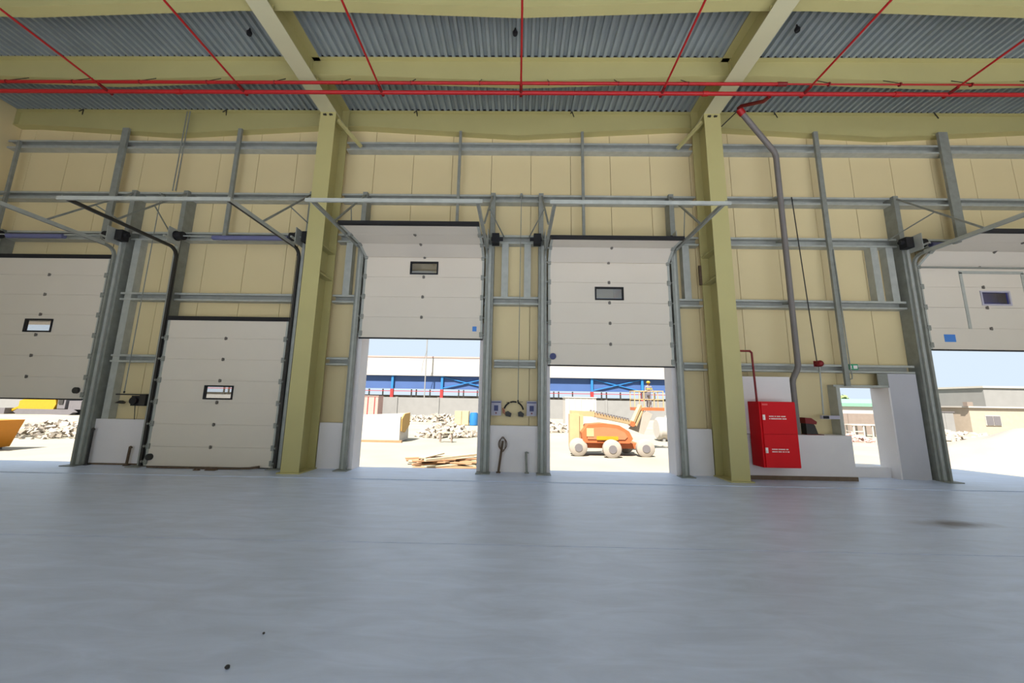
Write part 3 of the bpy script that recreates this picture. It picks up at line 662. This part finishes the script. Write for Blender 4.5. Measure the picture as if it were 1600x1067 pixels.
def heap(name, label, cx, cy, rx, ry, h, n, m='rubble', size=(.12, .42), seed=1):
    rr = random.Random(seed); mb = MB()
    for _ in range(n):
        a = rr.random() * 2 * PI; d = math.sqrt(rr.random()); x = cx + rx * d * math.cos(a); y = cy + ry * d * math.sin(a)
        z = G + h * (1 - d) ** .8 * (.75 + .4 * rr.random()); s = rr.uniform(*size)
        c = Vector((x, y, z)); ax = [Vector((rr.uniform(-1, 1), rr.uniform(-1, 1), rr.uniform(-.6, .6))).normalized() for _ in range(2)]
        e1 = ax[0]; e2 = e1.cross(ax[1]).normalized(); e3 = e1.cross(e2)
        k = [s * rr.uniform(.6, 1.5), s * rr.uniform(.4, .9), s * rr.uniform(.3, .7)]
        vs = [c + e1 * k[0] * i * rr.uniform(.7, 1) + e2 * k[1] * j * rr.uniform(.7, 1) + e3 * k[2] * l for i in (-1, 1) for j in (-1, 1) for l in (-1, 1)]
        mb._add(vs, [(0, 1, 3, 2), (4, 6, 7, 5), (0, 4, 5, 1), (2, 3, 7, 6), (0, 2, 6, 4), (1, 5, 7, 3)])
    tag(mb.build(name, m), label, 'rubble', kind='stuff')
heap('rubble_heap', 'pale rubble heap beside the cream crate', -6.0, 33.0, 2.6, 2.4, 1.1, 420, size=(.08, .26), seed=2)
heap('rubble_heap', 'low rubble line before the grey boundary wall', -12, 56, 9, 3, .9, 300, size=(.12, .36), seed=3)
heap('rubble_heap', 'pale rubble heap beyond the orange skip', -34, 27.5, 5, 2.5, .9, 460, size=(.08, .27), seed=4)
heap('rubble_heap', 'brick rubble seen through the doorway', 29.8, 34.5, 1.6, 1.5, .6, 120, 'pink', (.08, .22), 5)
heap('rubble_heap', 'scattered rubble before the grey sheet gate', 43, 38.5, 5, 2.2, .7, 200, seed=6)
heap('rubble_heap', 'rubble and scrap by the white container', 3.6, 40, 2.2, 2, .9, 120, seed=8)

def plank(x, y, z, L, w, t, yaw, tilt, m, label):
    d = Vector((math.cos(yaw) * math.cos(tilt), math.sin(yaw) * math.cos(tilt), math.sin(tilt))) * L / 2
    c = Vector((x, y, z)); tag(MB().bar(c - d, c + d, w, t).build('timber_plank', m), label, 'plank', 'planks dumped outside the raised door')
rr = random.Random(11)
pl = [('timber', 'orange-brown plank in the dumped pile outside the raised door'), ('timberpale', 'pale plank in the dumped pile outside the raised door')]
for lay, yw in enumerate((.12, .5, -.2, .4)):
    for q in range(6 - lay):
        m, lb = pl[1 if (lay + q) % 3 == 1 else 0]; off = (q - (5 - lay) / 2) * .44
        plank(-3.2 - math.sin(yw) * off + rr.uniform(-.4, .4), 18.0 + math.cos(yw) * off, G + .05 + lay * .075, rr.uniform(1.9, 3.4), rr.uniform(.16, .34), .05, yw, 0, m, lb)
plank(-2.6, 17.6, G + .43, 3.6, .16, .09, .8, 0, 'timberpale', 'long pale beam lying slantwise over the dumped planks')
plank(-3.9, 17.9, G + .41, 1.7, .34, .05, 1.25, 0, 'timberpale', 'broad pale board lying across the dumped planks')
plank(-2.0, 19.9, G + .03, 3.4, .4, .05, .02, 0, 'timber', 'broad orange-brown board lying just behind the dumped planks')
th = thing('trestle', 'small grey trestle standing alone on the sand', 'trestle', (-5.15, 28, G))
MB().box(-5.65, -4.65, 27.8, 28.2, G + .62, G + .7).build('top_board', 'timberpale', th)
for sx in (-.42, .42):
    for syy in (-.15, .15): MB().bar((-5.15 + sx, 28 + syy, G), (-5.15 + sx * .95, 28 + syy * .7, G + .62), .09, .09).build('leg', 'brownwall', th)

# boom lift
BL = thing('boom_lift', 'orange and cream articulated boom lift parked on the sand', 'boom lift', (4.9, 22, G))
MB().box(3.3, 7.0, 21.9, 23.2, G + .42, G + .72).build('chassis', 'orange', BL)
prof = [(3.75, G + .75), (6.35, G + .75), (6.55, G + 1.0), (6.35, G + 1.4), (5.8, G + 1.72), (4.9, G + 1.82), (4.05, G + 1.75), (3.7, G + 1.3)]
MB().prism(prof, lambda u, v, w: (u, w, v), 21.5, 22.7).build('hood', 'orange', BL)
MB().prism([(u * .8 + 1.0, (v - G - .75) * .62 + G + .95) for u, v in prof], lambda u, v, w: (u, w, v), 21.45, 21.5).build('hood_panel', omat('hood_copper', rgb(232, 150, 108), 0.4), BL)
MB().box(4.5, 5.7, 21.42, 21.45, G + .92, G + 1.12).build('warning_stripe', 'yellow', BL); MB().box(3.95, 4.35, 21.43, 21.5, G + 1.1, G + 1.55).build('control_panel', 'boom', BL)
for wx, wy in ((3.5, 21.68), (5.25, 21.1), (7.25, 21.66), (6.7, 23.6)):
    w_ = MB().tube([(wx, wy - .2, G + .48), (wx, wy - .14, G + .48), (wx, wy + .14, G + .48), (wx, wy + .2, G + .48)], [.42, .5, .5, .42], 22).build('wheel', 'tyre', BL, True)
    MB().cyl((wx, wy - .23, G + .48), (wx, wy - .19, G + .48), .22, 14).build('hub', 'tread', w_)
MB().box(3.1, 3.65, 22.1, 22.7, G + .4, G + 2.3).build('mast_lower', 'boom', BL); MB().box(3.4, 3.9, 22.2, 22.6, G + .5, G + 2.2).build('mast_upper', 'boom', BL)
MB().bar((3.2, 22.4, G + 2.35), (4.6, 22.7, G + 2.30), .34, .3).build('boom_head', 'boom', BL)
MB().bar((4.2, 22.6, G + 2.35), (7.35, 24.5, G + 1.75), .28, .26).build('main_boom', 'boom', BL)
for q in range(14):
    f = .08 + q * .065; a = Vector((4.2, 22.6, G + 2.35)).lerp(Vector((7.35, 24.5, G + 1.75)), f)
    MB().box(a.x - .035, a.x + .035, a.y - .19, a.y + .1, a.z + .1, a.z + .24).build('hose_link', 'tread', BL)
MB().cyl((7.4, 24.25, G + 1.68), (7.4, 24.75, G + 1.68), .17, 14).build('knuckle', 'orange', BL)
MB().bar((7.4, 24.4, G + 1.7), (8.15, 25, G + 2.85), .22, .2).build('jib', 'boom', BL); MB().bar((7.65, 24.55, G + 1.55), (8.4, 25.1, G + 2.7), .14, .14).build('jib_ram', 'boom', BL)
MB().prism([(7.3, G + 1.35), (8.3, G + 1.0), (8.9, G + 2.3), (8.5, G + 2.5)], lambda u, v, w: (u, w, v), 24.9, 25.05).build('jib_plate', 'tyre', BL)
bk = MB().box(7.75, 9.7, 24.9, 25.9, G + 2.52, G + 2.72).build('basket_floor', 'orange', BL)
for x in (7.78, 8.4, 9.05, 9.66):
    for y in (24.93, 25.87): MB().box(x - .025, x + .025, y - .025, y + .025, G + 2.72, G + 3.8).build('basket_post', 'boom', BL)
for z in (G + 3.25, G + 3.8):
    for y in (24.93, 25.87): MB().box(7.75, 9.7, y - .025, y + .025, z - .025, z + .025).build('basket_rail', 'boom', BL)
    for x in (7.78, 9.66): MB().box(x - .025, x + .025, 24.9, 25.9, z - .025, z + .025).build('basket_rail', 'boom', BL)

# worker in the basket: one skinned body
def person(px, py, pz, H=1.72):
    J = {'pel': (0, 0, .93, .13), 'sp': (0, 0, 1.12, .125), 'ch': (0, .01, 1.33, .145), 'nk': (0, 0, 1.47, .055), 'hd': (0, -.02, 1.58, .088), 'ht': (0, -.01, 1.68, .085)}
    E_ = [('pel', 'sp'), ('sp', 'ch'), ('ch', 'nk'), ('nk', 'hd'), ('hd', 'ht')]
    for s, n_ in ((-1, 'l'), (1, 'r')):
        J.update({'sh' + n_: (s * .18, 0, 1.40, .07), 'el' + n_: (s * .25, -.06, 1.13, .05), 'wr' + n_: (s * .19, -.30, 1.06, .033), 'ha' + n_: (s * .185, -.38, 1.06, .032),
                  'hp' + n_: (s * .095, 0, .88, .095), 'kn' + n_: (s * .11, -.03, .49, .062), 'an' + n_: (s * .12, .02, .09, .042), 'to' + n_: (s * .13, -.15, .035, .036)})
        E_ += [('ch', 'sh' + n_), ('sh' + n_, 'el' + n_), ('el' + n_, 'wr' + n_), ('wr' + n_, 'ha' + n_), ('pel', 'hp' + n_), ('hp' + n_, 'kn' + n_), ('kn' + n_, 'an' + n_), ('an' + n_, 'to' + n_)]
        for f in range(4):
            a = 'f%d%s' % (f, n_); b = a + 't'; x = s * (.185 - .03 + f * .02)
            J[a] = (x, -.43, 1.055, .009); J[b] = (x, -.46 - .01 * (f in (1, 2)), 1.025, .008); E_ += [('ha' + n_, a), (a, b)]
        J['th' + n_] = (s * .145, -.39, 1.05, .010); E_.append(('ha' + n_, 'th' + n_))
    keys = list(J); idx = {k: i for i, k in enumerate(keys)}
    me = bpy.data.meshes.new('person'); me.from_pydata([J[k][:3] for k in keys], [(idx[a], idx[b]) for a, b in E_], [])
    tmp = bpy.data.objects.new('tmp', me); COL.objects.link(tmp)
    tmp.modifiers.new('skin', 'SKIN'); tmp.modifiers.new('sub', 'SUBSURF').render_levels = 1
    tmp.modifiers['sub'].levels = 1
    for k in keys: d = me.skin_vertices[0].data[idx[k]]; d.radius = (J[k][3], J[k][3] * .85); d.use_root = (k == 'pel')
    dg = bpy.context.evaluated_depsgraph_get(); m2 = bpy.data.meshes.new_from_object(tmp.evaluated_get(dg)); bpy.data.objects.remove(tmp)
    m2.materials.clear()
    for n_ in ('cloth', 'skin', 'tread'): m2.materials.append(M[n_])
    for p_ in m2.polygons:
        c = p_.center; p_.use_smooth = True
        p_.material_index = 1 if (c.z > 1.46 or c.y < -.31 and c.z > .9) else (2 if c.z < .12 else 0)
    o = bpy.data.objects.new('person', m2); COL.objects.link(o); o.location = (px, py, pz); ORI[o.name] = Vector((px, py, pz))
    tag(o, 'worker in grey workwear and yellow helmet standing in the lift basket', 'person')
    B = Vector((px, py, pz))
    MB().ball(B + Vector((0, -.015, 1.675)), .115, .135, .105, 14, 8).build('helmet', 'helmet', o, True); MB().tube([B + Vector((0, -.03, 1.665)), B + Vector((0, -.03, 1.68))], .15, 16).build('helmet_brim', 'helmet', o)
    MB().ball(B + Vector((0, -.112, 1.585)), .016, .024, .024, 8, 5).build('nose', 'skin', o, True)
    for s in (-1, 1):
        MB().ball(B + Vector((s * .034, -.1, 1.615)), .013, .01, .01, 8, 5).build('eye', 'dark', o, True); MB().ball(B + Vector((s * .09, -.01, 1.59)), .014, .025, .035, 8, 5).build('ear', 'skin', o, True)
    MB().ball(B + Vector((0, -.1, 1.535)), .026, .01, .008, 8, 5).build('mouth', 'sitered', o, True)
    MB().box(px - .2, px + .2, py - .16, py - .145, pz + 1.2, pz + 1.26).build('reflective_band', 'helmet', o)
MB().box(8.3, 8.62, 24.95, 25.1, G + 3.3, G + 3.75).build('control_console', 'tread', BL)
person(8.9, 25.45, G + 2.72)

wt = thing('water_tank', 'rounded white water tank beside the boom lift jib', 'tank', (12.6, 32, G))
MB().tube([(11.7, 32, G + .95), (11.85, 32, G + .95), (13.6, 32, G + .95), (13.75, 32, G + .95)], [.75, .93, .93, .75], 20).build('vessel', 'offwhite', wt, True)
for x in (12.1, 13.3): MB().box(x - .1, x + .1, 31.4, 32.6, G - .05, G + .35).build('cradle', 'cwall', wt)
MB().cyl((12.7, 32, G + 1.85), (12.7, 32, G + 2.0), .25, 14).build('lid', 'offwhite', wt)

# seen under the door beside the end wall
gen = thing('yellow_loader', 'yellow tracked machine parked beside the grey boundary wall', 'machine', (-72, 57, G))
MB().prism([(-75.2, G + .8), (-69.8, G + .8), (-69.5, G + 1.6), (-69.8, G + 2.6), (-73.6, G + 2.6), (-75.2, G + 2.0)], lambda u, v, w: (u, w, v), 56, 58.4).build('body', 'yellow', gen)
cbn = MB().box(-69.4, -68.2, 56.1, 58.2, G + .9, G + 2.6).build('cab', 'tread', gen); MB().box(-69.2, -68.5, 56.0, 56.1, G + 1.6, G + 2.4).build('cab_window', 'dark', cbn)
MB().box(-67.9, -66, 56.3, 58, G + .8, G + 2.1).build('counterweight', 'tread', gen)
for y in (55.8, 58.0): MB().prism([(-75, G), (-67, G), (-66.4, G + .4), (-67, G + .8), (-75, G + .8), (-75.6, G + .4)], lambda u, v, w: (u, w, v), y, y + .6).build('track', 'tread', gen)
MB().bar((-75, 57, G + 1.6), (-77.5, 57, G + .4), .5, .3).build('loader_arm', 'yellow', gen); MB().box(-78.2, -77.2, 56, 58, G, G + .9).build('bucket', 'tread', gen)
sp_ = thing('skip_container', 'bright orange skip with sloping end near the raised end-wall door', 'skip', (-28.90, 19.5, G))
MB().prism([(-31.10, G + .1), (-27.65, G + .1), (-27.10, G + 1.55), (-31.10, G + 1.55)], lambda u, v, w: (u, w, v), 19, 20.6).build('body', 'skip', sp_)
MB().box(-31.20, -27.00, 18.9, 19.0, G + 1.5, G + 1.6).build('rim', 'skip', sp_)
for x in (-29.50, -28.30): MB().box(x - .06, x + .06, 18.93, 19.0, G + .15, G + 1.5).build('rib', 'skip', sp_)
MB().box(-30.70, -27.90, 19.1, 20.5, G - .06, G + .1).build('skid', 'tread', sp_)
MB().cyl((-28.90, 18.98, G + 1.62), (-28.90, 19.1, G + 1.9), .09, 8).build('lifting_lug', 'tread', sp_)
for k in range(5):
    tag(MB().bar((-36 + k * 1.9, 30.5 + (k % 2) * .8, G + .75), (-33.4 + k * 1.9, 31 - (k % 3) * .4, G + 1.05 - .08 * k), .3, .08).build('timber_plank', 'timber'), 'brown plank lying across the rubble beyond the orange skip', 'plank', 'planks on the rubble beyond the skip')

# seen through the doorway and the widest opening
tb = thing('scrap_table', 'white framed site table by the low brown wall', 'table', (36, 40, G))
MB().box(34.4, 37.6, 39.4, 40.4, G + 1.15, G + 1.25).build('table_top', 'offwhite', tb)
for x in (34.6, 35.6, 36.5, 37.4):
    for y in (39.5, 40.3): MB().box(x - .06, x + .06, y - .06, y + .06, G, G + 1.15).build('leg', 'offwhite', tb)
MB().box(34.5, 35.6, 39.5, 40.3, G + .5, G + .58).build('shelf', 'offwhite', tb)
gs = thing('green_shed', 'long pale green sheeted shed behind the low brown wall', 'building', (60, 70, G))
MB().box(44, 74, 70, 74, G, 1.9).build('wall', 'offwhite', gs); MB().prism([(69.6, 1.9), (74.4, 1.9), (72.5, 3.3), (69.6, 2.5)], lambda u, v, w: (w, u, v), 43.5, 74.5).build('roof', 'greensheet', gs)
tr = thing('shade_tree', 'pale green tree behind the green shed', 'tree', (66.5, 80, G))
MB().tube([(66.5, 80, G), (66.5, 80, G + 2.5), (66.7, 80, G + 4)], [.3, .22, .15], 8).build('trunk', 'timber', tr, True)
cr_ = MB(); rr = random.Random(5)
for _ in range(420):
    a, b = rr.random() * 2 * PI, rr.uniform(-.8, 1.4); d = rr.uniform(.6, 1) ; c = Vector((66.5 + 3.4 * d * math.cos(a) * math.cos(b), 80 + 2 * d * math.sin(a) * math.cos(b), G + 4.6 + 1.3 * d * math.sin(b)))
    e = Vector((rr.uniform(-1, 1), rr.uniform(-1, 1), rr.uniform(-1, 1))).normalized(); f = e.orthogonal().normalized()
    cr_._add([c + e * .35, c + f * .3, c - e * .35, c - f * .3], [(0, 1, 2, 3)])
cr_.build('crown', 'leaf', tr)
cbn = thing('site_cabin', 'beige flat-roofed site cabin with a grey two-pane window', 'cabin', (51, 41.5, G))
MB().box(48.6, 57, 41.2, 46, G, G + 3.15).build('wall', 'cabin', cbn); MB().box(48.4, 57.2, 41.0, 46.2, G + 3.15, G + 3.3).build('roof', 'offwhite', cbn)
w_ = MB().box(50.1, 51.7, 41.12, 41.2, G + 1.3, G + 2.35).build('window', 'offwhite', cbn)
for a, b in ((50.16, 50.87), (50.93, 51.64)): MB().box(a, b, 41.09, 41.12, G + 1.36, G + 2.29).build('pane', 'tread', w_)
MB().box(48.3, 48.9, 41.0, 41.4, G + 3.3, G + 3.75).build('cooler_unit', 'brownwall', cbn)
hl = thing('flat_hall', 'long low pale grey hall behind the beige cabin', 'building', (100, 62, G))
MB().box(76, 135, 62, 75, G, 5.2).build('wall', 'cwall', hl); MB().box(75.8, 135.2, 61.8, 75, 5.2, 5.5).build('parapet', 'offwhite', hl)
gt = thing('sheet_gate', 'grey sheet gate between the hall corner and the beige cabin', 'gate', (45.5, 42, G))
for k in range(4): MB().box(44 + k * .95, 44.92 + k * .95, 42, 42.1, G, G + 2.6).build('gate_panel', 'cwall', gt)
MB().box(43.9, 47.9, 41.95, 42.15, G + 2.6, G + 2.7).build('top_bar', 'tread', gt)

hm = MB(); NXm = 28
for j in range(NXm + 1):
    for i in range(NXm + 1):
        u, v = i / NXm * 2 - 1, j / NXm * 2 - 1; d = min(1, math.hypot(u, v))
        hm.v.append(Vector((27.5 + u * 6.5, 21 + v * 4.2, G - .15 + 2.15 * (1 - d) ** .9 * (1 + .12 * noise.noise(Vector((u * 4, v * 4, 1)))) + .05 * noise.noise(Vector((u * 11, v * 11, 5))))))
for j in range(NXm):
    for i in range(NXm):
        a = j * (NXm + 1) + i; hm.f.append((a, a + 1, a + NXm + 2, a + NXm + 1))
tag(hm.build('sand_mound', omat('white_sand', rgb(190, 176, 168), .9, var=.05, scale=1, bump=.2, bscale=4), None, True), 'big pale sand mound outside the widest opening', 'mound')
